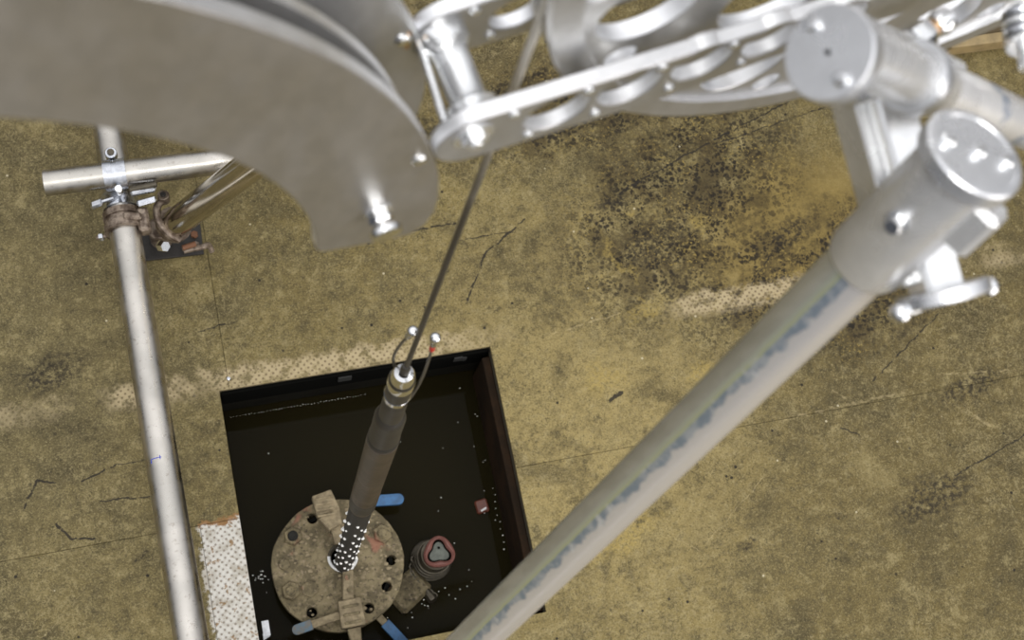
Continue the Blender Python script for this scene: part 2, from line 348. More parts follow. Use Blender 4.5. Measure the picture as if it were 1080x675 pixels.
def tubepath(pts, r, seg=10, g=None):
    g = g or G(); pts = [Vector(p) for p in pts]; v, f = [], []; t0 = (pts[1]-pts[0]).normalized(); x, y, _ = frame(t0)
    for i, p in enumerate(pts):
        t = (pts[min(i+1, len(pts)-1)]-pts[max(i-1, 0)]).normalized(); x = (x-t*x.dot(t)).normalized(); y = t.cross(x)
        for k in range(seg): a = 2*math.pi*k/seg; v.append(p+x*math.cos(a)*r+y*math.sin(a)*r)
    for i in range(len(pts)-1):
        for k in range(seg): j = (k+1) % seg; f.append((i*seg+k, i*seg+j, (i+1)*seg+j, (i+1)*seg+k))
    f.append(tuple(range(seg))); f.append(tuple((len(pts)-1)*seg+k for k in range(seg)))
    return g.add(v, f)
def spline(ctrl, n=12):
    P = [Vector(c) for c in ctrl]; P = [P[0]*2-P[1]]+P+[P[-1]*2-P[-2]]; out = []
    for i in range(1, len(P)-2):
        for k in range(n):
            t = k/n; a, b, c, d = P[i-1:i+3]
            out.append(.5*((2*b)+(c-a)*t+(2*a-5*b+4*c-d)*t*t+(3*b-a-3*c+d)*t**3))
    return out+[P[-2]]
def edged(o, mat):
    """machined edges of a plate take a paler colour with ceiling light painted in: every face square to the broad sides"""
    me = o.data; me.materials.append(mat)
    n0 = max(me.polygons, key=lambda p: p.area).normal.copy()
    n0 = Vector((-.17650, .98430, 0))
    for p in me.polygons:
        if abs(p.normal.dot(n0)) < .5: p.material_index = 1
    return o
def circle2(cx, cy, r, n=40, sx=1, sy=1, a0=0): return [(cx+r*sx*math.cos(a0+2*math.pi*i/n), cy+r*sy*math.sin(a0+2*math.pi*i/n)) for i in range(n)]
def plate(name, loops, O, ex, ey, t0, t1, mat, parent=None, bevel=.0006, smooth=True):
    """flat plate: loops[0] outline, the others holes, in (ex, ey) from O; thickness from t0 to t1 along ex x ey"""
    cu = bpy.data.curves.new('outline', 'CURVE'); cu.dimensions = '2D'; cu.fill_mode = 'BOTH'; cu.extrude = abs(t1-t0)/2-bevel; cu.bevel_depth = bevel; cu.bevel_resolution = 0; cu.offset = -bevel
    for L in loops:
        s = cu.splines.new('POLY'); s.points.add(len(L)-1)
        for p, q in zip(s.points, L): p.co = (q[0], q[1], 0, 1)
        s.use_cyclic_u = True
    tmp = bpy.data.objects.new('outline', cu); COL.objects.link(tmp); bpy.context.view_layer.update()
    me = bpy.data.meshes.new_from_object(tmp.evaluated_get(bpy.context.evaluated_depsgraph_get()))
    ex, ey = Vector(ex).normalized(), Vector(ey).normalized(); ez = ex.cross(ey); O = Vector(O)
    vs = [O+ex*v.co.x+ey*v.co.y+ez*(v.co.z+(t0+t1)/2) for v in me.vertices]; fs = [tuple(p.vertices) for p in me.polygons]
    bpy.data.objects.remove(tmp); bpy.data.curves.remove(cu); bpy.data.meshes.remove(me)
    return link(name, vs, fs, mat, parent, smooth)
def hexnut(c, ax, r, h, g=None, hole=0, chamfer=.12):
    c = Vector(c); e = c+Vector(ax).normalized()*h
    pr = [(0 if not hole else hole, 0), (r, 0), (r, h*.8), (r*(1-chamfer), h), (hole if hole else 0, h)]
    return lathe(c, e, pr, g=g, sides=6, closed=bool(hole))
Z = Vector((0, 0, 1))

# ================================================================== floor
HX0, HX1, HY0, HY1 = -.012, .4435, .123, .5745
sub = G()
for q in ((-3, HX0, -2.5, 4.5), (HX1, 4.5, -2.5, 4.5), (HX0, HX1, HY1, 4.5), (HX0, HX1, -2.5, HY0)): abox(*q, -.03, -.0065, sub)
floor = sub.obj('floor', M_sub, smooth=False); tag(floor, kind='structure')
T = 4.4; S = 0.3625; g1 = .0003
panels = [
  [(-3, S+g1), (HX0, S+g1), (HX0, HY1), (.0045-g1, HY1), (.0045-g1, T), (-3, T)],
  [(.0045+g1, HY1), (HX1, HY1), (HX1, S+g1), (4.4, S+g1), (4.4, T), (.0045+g1, T)],
  [(-3, -2.4), (-.0745-g1, -2.4), (-.0745-g1, S-g1), (-3, S-g1)],
  [(-.0745+g1, -2.4), (HX0, -2.4), (HX0, S-g1), (-.0745+g1, S-g1)],
  [(HX0+2*g1, -2.4), (4.4, -2.4), (4.4, S-g1), (HX1, S-g1), (HX1, HY0), (HX0+2*g1, HY0)]]
for L in panels: plate('floor_panel', [L], (0, 0, 0), (1, 0, 0), (0, 1, 0), -.006, 0, M_floor, floor, bevel=.0005, smooth=False)
for x, y in ((.0121, .819), (-.0085, .822), (.006, .592)):
    lathe((x, y, -.001), (x, y, 1), [(0, 0), (.0032, 0), (.0028, .0016), (.0012, .002), (.0010, .0013), (0, .0013)], 14).obj('screw', M_zinc, floor)
# raised brown step far right
k = G(); abox(1.42, 3.2, 1.012, 1.9, 0, .035, k); kerb = k.obj('floor_step', M_kerb, smooth=False, bevel=.002)
tag(kerb, 'low brown painted step at the upper right of the floor', 'step')
e = G(); abox(1.42, 3.2, .992, 1.012, 0, .037, e); e.obj('step_edge', M_kerb_edge, kerb, False, .002)

# ================================================================== pit
zb = -.36
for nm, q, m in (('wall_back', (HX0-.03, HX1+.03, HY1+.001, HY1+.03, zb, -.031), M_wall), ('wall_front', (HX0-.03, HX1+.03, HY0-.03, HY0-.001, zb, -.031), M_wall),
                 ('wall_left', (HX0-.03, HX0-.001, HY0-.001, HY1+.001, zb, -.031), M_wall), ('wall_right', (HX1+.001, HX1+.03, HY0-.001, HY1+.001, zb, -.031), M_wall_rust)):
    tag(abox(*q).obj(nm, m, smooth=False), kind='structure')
pb = abox(HX0-.03, HX1+.03, HY0-.03, HY1+.03, zb-.02, zb).obj('pit_base', M_pitbase, floor, False)
wt = abox(HX0-.0005, HX1+.0005, HY0-.0005, HY1+.0005, -.153, -.1525).obj('pit_water', M_water, smooth=False)
tag(wt, 'murky brown water standing in the square floor pit', 'water', kind='stuff')
# back rubber lip and timber-like lining board on the right
tag(abox(HX0+.002, HX1-.002, HY1-.006, HY1-.0005, -.075, -.008).obj('trim_1', M_rubber, smooth=False, bevel=.001), kind='structure')
bd = abox(HX1-.014, HX1-.0005, HY0+.004, HY1-.012, -.20, -.022).obj('trim_2', M_wall_rust, smooth=False, bevel=.0012); tag(bd, kind='structure')
for i, (x, z) in enumerate(((.194, -.03), (.3884, -.022), (.4, -.026))):
    abox(x-.011+.004*i, x+.012-.004*i, HY1-.0085, HY1-.0055, z-.012, z+.011-.003*i).obj('tape_scrap', M_tape, bpy.data.objects['trim_1'], False)
# froth specks drifting on the water
def spk(pts, name, label):
    g = G()
    for x, y, r in pts: ico((x, y, -.1515), r, g, 1, (1.2, 1, .5))
    return tag(g.obj(name, M_stud), label, 'froth', kind='stuff')
pts = []
for i in range(46):
    pts.append((HX0+.012+i*.0052+random.uniform(-.001, .001), HY1-.012+random.uniform(-.001, .001), random.uniform(.0004, .0007)))
for i in range(34): pts.append((random.uniform(.0, .43), random.uniform(.14, .55), random.uniform(.0005, .0010)))
for i in range(16): pts.append((random.gauss(.008, .006), random.gauss(.285, .006), random.uniform(.0006, .0015)))
for i in range(22): pts.append((random.gauss(.27, .03), random.gauss(.185, .012), random.uniform(.0004, .001)))
for i in range(10): pts.append((.425+random.uniform(-.003, .003), .25+i*.012, random.uniform(.0006, .0013)))
spk(pts, 'froth_specks', 'tiny pale froth specks floating along the edges of the dark pit water')
sc1 = G(); box((.0015, .186, -.02), (1, 0, .15), (0, 1, 0), (-.15, 0, 1), .0055, .012, .0006, sc1); box((.0005, .176, -.026), (1, .4, .3), (0, 1, 0), (-.3, 0, 1), .006, .005, .0006, sc1)
tag(sc1.obj('paint_flake', M_whitepaint, smooth=False), 'curled white flake stuck to the left edge of the pit', 'flake')

# ================================================================== wellhead in the pit
FC = Vector((.1325, .2685, -.07)); R0 = .1085
wh = thing('wellhead', (FC.x, FC.y, -.36), 'round silt-crusted wellhead flange with nuts and empty bolt holes in the pit water', 'wellhead')
rim = []
for i in range(96):
    a = 2*math.pi*i/96; r = R0*(1+.006*math.sin(7*a+1)+.004*random.uniform(-1, 1)); rim.append((r*math.cos(a), r*math.sin(a)))
BR = .0875; a_off = math.radians(-9)
angs = [math.radians(d)+a_off for d in (3, 33, 60, 88, 118, 147, 178, 208, 240, 270, 304, 334)]
holes = [circle2(BR*math.cos(a), BR*math.sin(a), .0085, 20) for i, a in enumerate(angs) if i in (0, 2, 4, 8, 10, 11)]
plate('flange', [rim]+holes+[circle2(.0105, .0085, .021, 32)], FC, (1, 0, 0), (0, 1, 0), -.022, 0, M_crust, wh, .0012)
lathe(FC+Vector((.0, 0, -.022)), FC+Vector((0, 0, -1)), [(.085, 0), (.092, .004), (.092, .25), (.0, .26)], 48).obj('casing_neck', M_hole, wh)
for i in (1, 5, 7):
    a = angs[i]; p = FC+Vector((BR*math.cos(a), BR*math.sin(a), 0))
    g = hexnut(p-Z*.002, (.05, .1, 1), .0160, .0125); nt = g.obj('hex_nut', M_crust, wh)
    lathe(p, p+Z, [(.0085, .009), (.0085, .0135), (.0065, .0155), (.004, .014), (0, .014)], 18).obj('stud', M_crust if i != 5 else M_hole, nt)
for i in (6, 9):
    a = angs[i]; p = FC+Vector((BR*math.cos(a), BR*math.sin(a), 0)); rod(p, p+Z*.004, .0095, seg=16).obj('stud', M_crust, wh)
p = FC+Vector((-.052, -.030, 0)); hexnut(p, (0, 0, 1), .014, .004).obj('stud_scar', M_crust, wh)
# silt lumps on the flange
g = G()
for i in range(150):
    a = random.uniform(0, 6.28); r = R0*.95*math.sqrt(random.random())
    if math.hypot(r*math.cos(a)-.0105, r*math.sin(a)-.0085) < .024: continue
    ico(FC+Vector((r*math.cos(a), r*math.sin(a), 0)), random.uniform(.0012, .0035), g, 1, (1.3, 1, .5))
tag(g.obj('silt_lumps', M_crust_l, wh), kind='stuff')
# bore ring with pale seal
RC = Vector((.1415, .2785, -.07))
lathe(RC-Z*.01, RC+Z, [(.0185, 0), (.0225, 0), (.0235, .012), (.0245, .017), (.0215, .019), (.0185, .016)], 44, closed=True).obj('bore_ring', M_dark_metal, wh)
g = G()
sealp = [RC+Vector((.0228*math.cos(a), .0228*math.sin(a), .0105+.0006*math.sin(5*a))) for a in [math.radians(d) for d in range(168, 352, 8)]]
tubepath(sealp, .0026, 8, g)
for d, r in ((292, .0042), (300, .0036), (284, .003), (182, .0024), (175, .0022)): a = math.radians(d); ico(RC+Vector((.023*math.cos(a), .023*math.sin(a), .011)), r, g, 2, (1, 1, .5))
g.obj('seal_froth', M_white, wh)
# clamp lugs with bars
def lug(name, pts, w, top, mat=M_crust_l):
    g = G(); pts = [Vector(p) for p in pts]
    for a, b, wa, wb, ha in [(pts[i], pts[i+1], w[i], w[i+1], top[i]) for i in range(len(pts)-1)]:
        d = (b-a).normalized(); s = Vector((-d.y, d.x, 0)).normalized()
        v = []
        for p, ww in ((a, wa), (b, wb)):
            for sg in (-1, 1):
                for hz in (-ha, ha): v.append(p+s*ww*sg+Z*hz)
        g.add(v, [(0, 1, 3, 2), (4, 6, 7, 5), (0, 4, 5, 1), (2, 3, 7, 6), (0, 2, 6, 4), (1, 5, 7, 3)])
    return g.obj(name, mat, wh, True, .0014)
l1 = lug('clamp_lug', [(.1235, .384, -.042), (.1295, .350, -.044), (.1375, .326, -.05)], [.0165, .0195, .012], [.013, .013, .010], M_crust_l)
lug('clamp_arm', [(.1375, .330, -.056), (.139, .300, -.060)], [.0085, .0075], [.007, .007])
for i in range(4): abox(.1235-.013, .1235+.016, .3755-.0095*i-.0022, .3755-.0095*i+.0014, -.031, -.0275).obj('rib', M_crust_l, l1, True, .0008)
lug('clamp_arm', [(.1455, .2555, -.058), (.1375, .206, -.056)], [.0085, .0090], [.007, .007])
for y in (.243, .223): rod((.1425, y, -.052), (.1425, y, -.0475), .0045, seg=14).obj('stud', M_crust, wh)
l2 = lug('clamp_lug', [(.1385, .207, -.05), (.1385, .163, -.05)], [.0185, .0200], [.013, .013])
lug('clamp_lug', [(.139, .162, -.06), (.139, .138, -.066)], [.011, .009], [.010, .009])
for i in range(3): abox(.125, .152, .196-.013*i-.002, .196-.013*i+.002, -.038, -.0345).obj('rib', M_crust, l2, True, .0008)
def lever(p0, p1, p2, w, m_grip, z0=None):
    """steel strap p0-p1, coated grip p1-p2"""
    t = thing('valve_lever', p0); 
    return t
def strap(a, b, w, th, mat, name, parent, rnd=True):
    a, b = Vector(a), Vector(b); d = (b-a).normalized(); s = Z.cross(d).normalized(); up = d.cross(s); L = (b-a).length
    loop = [(0, -w), (L-w if rnd else L, -w)] + ([(L-w+w*math.sin(t), -w*math.cos(t)) for t in [math.pi*i/10 for i in range(1, 10)]] if rnd else []) + [(L-w if rnd else L, w), (0, w)]
    return plate(name, [loop], a, d, s, -th/2, th/2, mat, parent, .0008)
strap((.125, .1865, -.055), (.070, .180, -.057), .0065, .005, M_crust_l, 'lever_strap', wh, False)
strap((.074, .1805, -.057), (.0415, .176, -.058), .0085, .009, M_blue_dirty, 'lever_grip', wh)
strap((.175, .19, -.095), (.196, .158, -.1), .006, .005, M_crust_l, 'lever_strap', wh, False)
strap((.193, .163, -.1), (.222, .118, -.1), .0085, .009, M_blue, 'lever_grip', wh)
strap((.150, .364, -.1), (.213, .3665, -.1), .0065, .005, M_crust_l, 'lever_strap', wh, False)
strap((.205, .3665, -.1), (.262, .360, -.1), .0095, .009, M_blue, 'lever_grip', wh)
# concrete/silt ledge under water beside the flange
g = G(); box((.246, .212, -.154), (.8, .5, 0), (-.5, .8, 0), (0, 0, 1), .034, .026, .012, g); 
tag(g.obj('silt_block', M_crust, smooth=True, bevel=.006), 'half-sunk silt-covered block between the round flange and the red-capped pipe', 'block')

# ------------------------------------------------------------------ capped riser pipe
cp = thing('capped_pipe', (.291, .255, -.36), 'short threaded pipe with a rounded triangular red cap beside the flange in the pit', 'pipe')
B0 = Vector((.2895, .256, -.36)); B1 = Vector((.2965, .2555, -.05)); ax = (B1-B0).normalized()
lathe(B0, B1, [(.030, 0), (.030, .205), (.026, .212), (.026, .285), (0, .285)], 40).obj('pipe_body', M_dark_metal, cp)
for i, (s_, r) in enumerate(((.208, .0335), (.222, .0315), (.236, .0295), (.250, .0275))):
    p = B0+ax*s_
    tubepath([p+Vector((r*math.cos(a), r*math.sin(a), 0)) for a in [2*math.pi*i/40 for i in range(41)]], .0028, 8).obj('thread_ring', M_dark_metal, cp)
def tri(r, k, n=48, rot=math.radians(84)):
    out = []
    for i in range(n):
        a = 2*math.pi*i/n; out.append((r*(1+k*math.cos(3*(a-rot)))*math.cos(a), r*(1+k*math.cos(3*(a-rot)))*math.sin(a)))
    return out
CC = Vector((.2985, .2555, -.072))
plate('cap', [tri(.0255, .07), tri(.0180, .22)[::-1]], CC, (1, 0, 0), (0, 1, 0), 0, .020, M_red, cp, .003)
plate('cap_recess', [tri(.0190, .20)], CC, (1, 0, 0), (0, 1, 0), .0, .008, M_rubber, cp, .0005)
plate('cap_centre', [tri(.0150, .20)], CC, (1, 0, 0), (0, 1, 0), .008, .012, M_grey_plate, cp, .001)
rod(CC+Vector((.001, .008, .012)), CC+Vector((.001, .008, .0135)), .0022, seg=12).obj('vent_hole', M_rubber, cp)
g = G()
ch = spline([(.262, .262, -.135), (.256, .245, -.14), (.262, .228, -.143), (.273, .213, -.146), (.283, .203, -.148), (.292, .193, -.149)], 6)
for i in range(0, len(ch)-2, 2):
    p = ch[i]; d = (ch[i+1]-ch[i]).normalized(); s = frame(d)[i//2 % 2]
    tubepath([p+d*.0045*math.cos(a)+s*.0026*math.sin(a) for a in [2*math.pi*k_/10 for k_ in range(11)]], .0010, 5, g)
g.obj('chain', M_dark_metal, cp)
g = G(); hexnut((.2785, .200, -.15), (.3, -.8, .35), .0085, .016, g); rod((.272, .218, -.15), (.281, .196, -.146), .0055, g=g); g.obj('drain_fitting', M_dark_metal, cp)
# red tag
t = thing('red_valve_handle', (.3985, .327, -.158), 'small chipped red handle poking out of the water near the right pit wall', 'handle')
g = G(); box((.3985, .330, -.1475), (1, .1, .2), (-.1, 1, 0), (0, 0, 1), .011, .012, .004, g); g.obj('handle_plate', M_redtag, t, True, .0025)
g = G(); box((.4005, .3235, -.1435), (1, .35, .0), (-.35, 1, 0), (0, 0, 1), .006, .0018, .0012, g); g.obj('scuffed_edge', M_white, t, True, .0004)

# ================================================================== tool string on the wireline
CX, CY = .1408, .2678
lean = Vector((.0007, -.0036, 0))
def cp_(z): return Vector((CX, CY, z))
tl = thing('downhole_tool', (CX, CY, -.12), 'slim dark cylindrical downhole tool with a studded lower end standing in the round flange', 'tool')
lathe(cp_(-.13), cp_(9), [(0, 0), (.0150, 0), (.0150, .665), (0, .665)], 36).obj('studded_section', M_black, tl)
g = G()
for rrow in range(15):
    for k_ in range(7):
        if random.random() < .22: continue
        a = 2*math.pi*k_/7+rrow*math.pi/7+random.uniform(-.06, .06); z = -.06+rrow*.036+random.uniform(-.006, .006)
        ico((CX+.0156*math.cos(a), CY+.0156*math.sin(a), z), random.uniform(.0017, .0029), g, 1, (1, 1, 1.0))
tag(g.obj('studs', M_stud, tl), kind='stuff')
lathe(cp_(.530), cp_(9), [(0, 0), (.0150, 0), (.0162, .003), (.0162, .06), (.0166, .063), (.0166, .12), (.0162, .123), (.0162, .20), (.0157, .203), (.0157, .207), (.0162, .21), (.0162, .40), (0, .40)], 44).obj('housing', M_tool, tl)
lathe(cp_(.545), cp_(9), [(.0164, 0), (.0168, .002), (.0168, .055), (.0164, .057)], 44, closed=True).obj('wear_band', M_tool_dark, tl)
lathe(cp_(.930), cp_(9), [(.0142, 0), (.0154, 0), (.0156, .003), (.0156, .022), (.0149, .025), (.0149, .095), (.0135, .104), (.0112, .108), (.0, .108)], 44).obj('shoulder', M_tool_dark, tl)
lathe(cp_(.932), cp_(9), [(.0154, 0), (.0159, .001), (.0159, .014), (.0154, .015)], 44, closed=True).obj('seal_ring', M_black, tl)
lathe(cp_(1.036), cp_(9), [(0, 0), (.0112, 0), (.0112, .06), (.0106, .062), (.0106, .064), (.0112, .066), (.0112, .13), (.0100, .134), (0, .134)], 40).obj('sleeve', M_tool_dark, tl)
lathe(cp_(1.108), cp_(9), [(.0111, 0), (.0118, .001), (.0118, .010), (.0111, .011)], 40, closed=True).obj('bright_band', M_chrome, tl)
lathe(cp_(1.150), cp_(9), [(.0105, 0), (.0116, .001), (.0116, .014), (.0100, .017), (.0096, .030), (.0080, .036), (.0050, .038), (.0050, .030), (.0, .030)], 40).obj('collar', M_chrome, tl)
lathe(cp_(1.168), cp_(9), [(.0, 0), (.0040, 0), (.0040, .035), (.0030, .040), (0, .04)], 24).obj('rope_socket', M_tool_dark, tl)
# two pigtails with crimped ends
def pigtail(ctrl, end, tape):
    pts = spline(ctrl, 8); w_ = tubepath(pts, .0013, 8).obj('pigtail', M_cable, tl)
    d = (pts[-1]-pts[-3]).normalized(); p = pts[-1]
    rod(p-d*.012, p+d*.001, .0026, seg=14).obj('ferrule', M_zinc, w_)
    g = G(); ico(p+d*.0045, .0046, g, 3); g.obj('ball_end', M_chrome, w_)
    if tape: rod(p-d*.022, p-d*.013, .0024, seg=14).obj('red_tape', M_redtape, w_)
pigtail([(.1385, .2790, 1.155), (.1330, .2785, 1.20), (.1345, .2760, 1.245), (.1395, .2735, 1.285)], None, False)
pigtail([(.1530, .2660, 1.095), (.1560, .2650, 1.15), (.1580, .2670, 1.20), (.1590, .2712, 1.262)], None, True)

# ================================================================== pulley frame at the top
D = Vector((.98430, .17650, 0)); N = Vector((-.17650, .98430, 0)); CB = Vector((.141, .268, 0))   # D along the frame, N away from the camera side
def PL(s, z, off): return CB+D*s+N*off+Z*z
EX, EY = D, Z       # EX x EY = -N : plate thickness direction faces the camera side
pf = thing('pulley_frame', PL(.1, 1.55, .01), 'bright machined aluminium pulley frame with two holed side rails at the top', 'pulley')
def rail(off0, off1, s0, top, holes_, smalls, s1=.275):
    loop = [(s1, top)] + [(s0+.022-.022*math.sin(a), top-.022+.022*math.cos(a)) for a in [math.pi*.5*i/8 for i in range(9)]] + \
           [(s0+.022-.022*math.cos(a), top-.023-.022*math.sin(a)) for a in [math.pi*.5*i/8 for i in range(1, 9)]] + [(.088, top-.046), (.141, top-.038), (.19, top-.033), (s1, top-.033)]
    H_ = [circle2(x, top+z, r, 36)[::-1] for x, z, r in holes_]
    o = edged(plate('side_rail', [loop]+H_, CB, EX, EY, -off1, -off0, M_alu_face2, pf, .0008), M_edge)
    for x, z in smalls:
        p = PL(x, top+z, off0); lathe(p+N*.001, p-N, [(0, 0), (.0030, 0), (.0030, .0018), (.0022, .0028), (0, .003)], 14).obj('screw', M_alu, o)
HL = [(.0238, -.0200, .0165), (.0610, -.0175, .0165), (.0985, -.0150, .0160), (.1355, -.0135, .0155), (.1735, -.0135, .0150)]
SM = [(-.0005, -.005), (.0118, -.036), (.0365, -.0045), (.0470, -.0365), (.0740, -.0042), (.0859, -.034), (.1115, -.0035), (.1246, -.0305)]
rail(-.0195, -.0115, -.0365, 1.7275, HL, SM)
rail(.0365, .0445, -.027, 1.722, [(.0275, -.021, .0140)]+[(x+.004, z-.002, r) for x, z, r in HL[1:]], [(x+.004, z) for x, z in SM])
# spacer post between the rails, with end nut and painted-in orange reflection
pa, pb_ = PL(-.012, 1.703, -.0115), PL(-.012, 1.703, .0365)
Lp = (pb_-pa).length
lathe(pa, pb_, [(0, 0), (.0125, 0), (.0125, .009), (.0105, .0105), (.0092, .013), (.0092, Lp-.012), (.0110, Lp-.009), (.0125, Lp-.007), (.0125, Lp), (0, Lp)], 40).obj('spacer_post', M_alu, pf)
rod(PL(-.0275, 1.705, -.0115), PL(-.0235, 1.705, .0365), .0018, seg=16).obj('reflection_rod', M_alu, pf)  # added rod where there is only a slight orange reflection
pn = PL(-.0190, 1.712, -.0195)
g = G(); lathe(pn, pn-N, [(0, 0), (.0100, 0), (.0100, .0012), (.0, .0012)], 32, g); g.obj('washer', M_alu, pf)
g = G(); hexnut(pn-N*.0012, -N, .0066, .0035, g); g.obj('end_nut', M_alu, pf)
rod(pn-N*.0047, pn-N*.0065, .0035, seg=20).obj('stud', M_alu, pf)
g = G(); box(PL(-.0285, 1.706, .0405), D, Z, N, .0012, .009, .004, g); g.obj('orange_reflection', M_brass, pf, False)  # bronze colour paints in the orange reflection at the rail end
# sheave wheel
SC = (.262, 1.812); SR = .252; so0, so1 = -.004, .018
Wc = PL(SC[0], SC[1], 0)
wheel_holes = []
for i in range(9):
    a = math.radians(199+40*i); wheel_holes.append(circle2(.2035*math.cos(a), .2035*math.sin(a), .0260, 40)[::-1])
    for q in (-10.2, 10.2): a = math.radians(199+q+40*i); wheel_holes.append(circle2(.2245*math.cos(a), .2245*math.sin(a), .0085, 20)[::-1])
    a = math.radians(179+40*i); wheel_holes.append(circle2(.1500*math.cos(a), .1500*math.sin(a), .030, 36)[::-1])
wb = edged(plate('wheel_web', [circle2(0, 0, SR-.015, 120)]+wheel_holes, Wc, EX, EY, -.0095, .0005, M_alu_face2, pf, .0006), M_edge)
Lw = so1-so0; w0 = PL(SC[0], SC[1], so0)
edged(lathe(w0, w0+N, [(SR-.0165, 0), (SR-.002, 0), (SR, .0015), (SR-.001, .0045), (SR-.010, .0085), (SR-.010, .0135), (SR-.001, Lw-.0045), (SR, Lw-.0015), (SR-.002, Lw), (SR-.0165, Lw)], 160, closed=True).obj('wheel_rim', M_alu_face2, pf), M_edge)
lathe(w0-N*.006, w0+N, [(0, 0), (.03, 0), (.032, .002), (.032, Lw+.010), (.03, Lw+.012), (0, Lw+.012)], 48).obj('wheel_hub', M_alu, pf)

# wireline: six strands laid round the straight drop, then riding on the sheave
zt = SC[1]; g = G(); path = []
n_ = 220
for i in range(n_+1): path.append(cp_(1.19+(zt-1.19)*i/n_))
cc = PL(SC[0], SC[1], .0065); rr = SR-.0085
st_ = PL(SC[0]-rr, SC[1], .0065); path = [p.lerp(p+(Vector((st_.x, st_.y, p.z))-p), max(0, (p.z-1.19)/(zt-1.19))) for p in path]
for i in range(1, 110): a = math.pi*i/170; path.append(cc-D*rr*math.cos(a)+Z*rr*math.sin(a))
x_ = None; acc = 0
strand = [[] for _ in range(6)]; x_, y_, _z = frame(path[1]-path[0])
for i, p in enumerate(path):
    t_ = (path[min(i+1, len(path)-1)]-path[max(i-1, 0)]).normalized(); x_ = (x_-t_*x_.dot(t_)).normalized(); y_ = t_.cross(x_)
    if i: acc += (p-path[i-1]).length
    for k_ in range(6):
        a = k_*math.pi/3+acc/.030*2*math.pi; strand[k_].append(p+x_*math.cos(a)*.00155+y_*math.sin(a)*.00155)
wl_ = thing('wireline_cable', cp_(1.19), 'thin twisted steel cable running from the tool up to the pulley', 'cable')
for s_ in strand: tubepath(s_, .00085, 6).obj('strand', M_cable, wl_)

# ================================================================== curved guard plates, top left
cg = thing('curved_guard', PL(-.3, 1.57, .01), 'large curved grey aluminium guard of parallel plates at the top left', 'guard')
def arc(c, r, a0, a1, n): return [(c[0]+r*math.cos(math.radians(a0+(a1-a0)*i/n)), c[1]+r*math.sin(math.radians(a0+(a1-a0)*i/n))) for i in range(n+1)]
A_out = arc((-.463, 1.599), .438, 9, 84, 90); A_in = arc((-.410, 1.612), .319, 84, 3.5, 80)
end = [(-.0912, 1.621), (-.0885, 1.6165), (-.0676, 1.6075), (-.0480, 1.5995), (-.0385, 1.5995), (-.0320, 1.606), (-.0280, 1.622), (-.0280, 1.642)]
edged(plate('front_plate', [A_out+A_in+end], CB, EX, EY, .0115, .0195, M_alu_face, cg, .0007), M_edge)
edged(plate('middle_plate', [arc((-.410, 1.616), .378, 0, 84, 70)+arc((-.410, 1.616), .335, 84, 0, 70)], CB, EX, EY, -.012, -.006, M_alu_face2, cg, .0007), M_edge)
edged(plate('rear_plate', [arc((-.281, 1.639), .267, -18, 58, 60)+arc((-.42, 1.6), .44, 50, 84, 30)+arc((-.418, 1.587), .331, 84, 3, 60)+[(-.095, 1.60), (-.07, 1.57)]], CB, EX, EY, -.0425, -.0365, M_alu_face2, cg, .0007), M_edge)
def dome(p, r, mat=M_chrome, h=None, parent=cg, name='rivet'):
    h = h or r*.55
    return lathe(Vector(p)+N*.001, Vector(p)-N, [(0, 0), (r, 0), (r, .001+h*.3), (r*.75, .001+h*.8), (r*.3, .001+h), (0, .001+h)], 24).obj(name, mat, parent)
dome(PL(-.0443, 1.7027, -.0195), .0038); dome(PL(-.0317, 1.7083, .0365), .0042)
# spacer rods between guard plates
for s_, z_ in ((-.061, 1.652), (-.125, 1.79), (-.21, 1.90)): rod(PL(s_, z_, -.0115), PL(s_, z_, .0365), .004, seg=20).obj('spacer_rod', M_alu, cg)
# stud with acorn nut standing out of the front plate
p = PL(-.0610, 1.652, -.0195)
lathe(p, p-N, [(0, 0), (.0072, 0), (.0072, .0015), (0, .0015)], 24).obj('washer', M_alu, cg)
hexnut(p-N*.0015, -N, .0062, .0055).obj('nut', M_chrome, cg)
rod(p-N*.006, p-N*.011, .0052, seg=20).obj('stud', M_chrome, cg)
lathe(p-N*.010, p-N, [(0, 0), (.0075, 0), (.0082, .001), (.0076, .0035), (0, .0042)], 24).obj('stud_head', M_chrome, cg)

# ================================================================== tripod, right
c2 = Vector((.3193, .1771, 1.7813)); l880 = Vector((.2966, .1564, 1.6652)); l500 = Vector((.1507, .0484, 1.2144))
tp = thing('tripod', (.2, .1, .0), 'bright aluminium tripod head with two capped tubes and hinge clevis at right', 'tripod')
ld = (l500-c2).normalized(); foot = c2+ld*((c2.z-.004)/(-ld.z))
tp.location = WL['tripod'] = Vector((foot.x, foot.y, 0))
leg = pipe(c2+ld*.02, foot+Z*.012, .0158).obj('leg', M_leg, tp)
rod(foot, foot+Z*.016, .03, .003).obj('foot_pad', M_rubber, tp)
sl = lathe(c2+ld*.004, c2+ld, [(.0158, 0), (.0195, 0), (.0195, .074), (.0185, .077), (.0160, .077)], 56, closed=True).obj('leg_sleeve', M_alu_sleeve, tp)
lathe(c2+ld*.006, c2-ld, [(0, 0), (.0228, 0), (.0235, .001), (.0235, .008), (.0225, .0092), (.020, .0094), (.0195, .0088), (0, .0088)], 64).obj('leg_cap', M_alu_cap, tp)
cx_, cy_, _ = frame(ld)
camdir = Vector((0, 0, 2.3))
capd = -ld
# cap screws: placed along the line across the cap
acr = (Vector((1, -.35, .0))-capd*Vector((1, -.35, 0)).dot(capd)).normalized()
for q in (-.0145, .0005, .0145):
    p = c2+capd*.0028+acr*q; lathe(p, p+capd, [(0, 0), (.0036, 0), (.0036, .002), (.0028, .0032), (0, .0034)], 20).obj('cap_screw', M_chrome, tp)
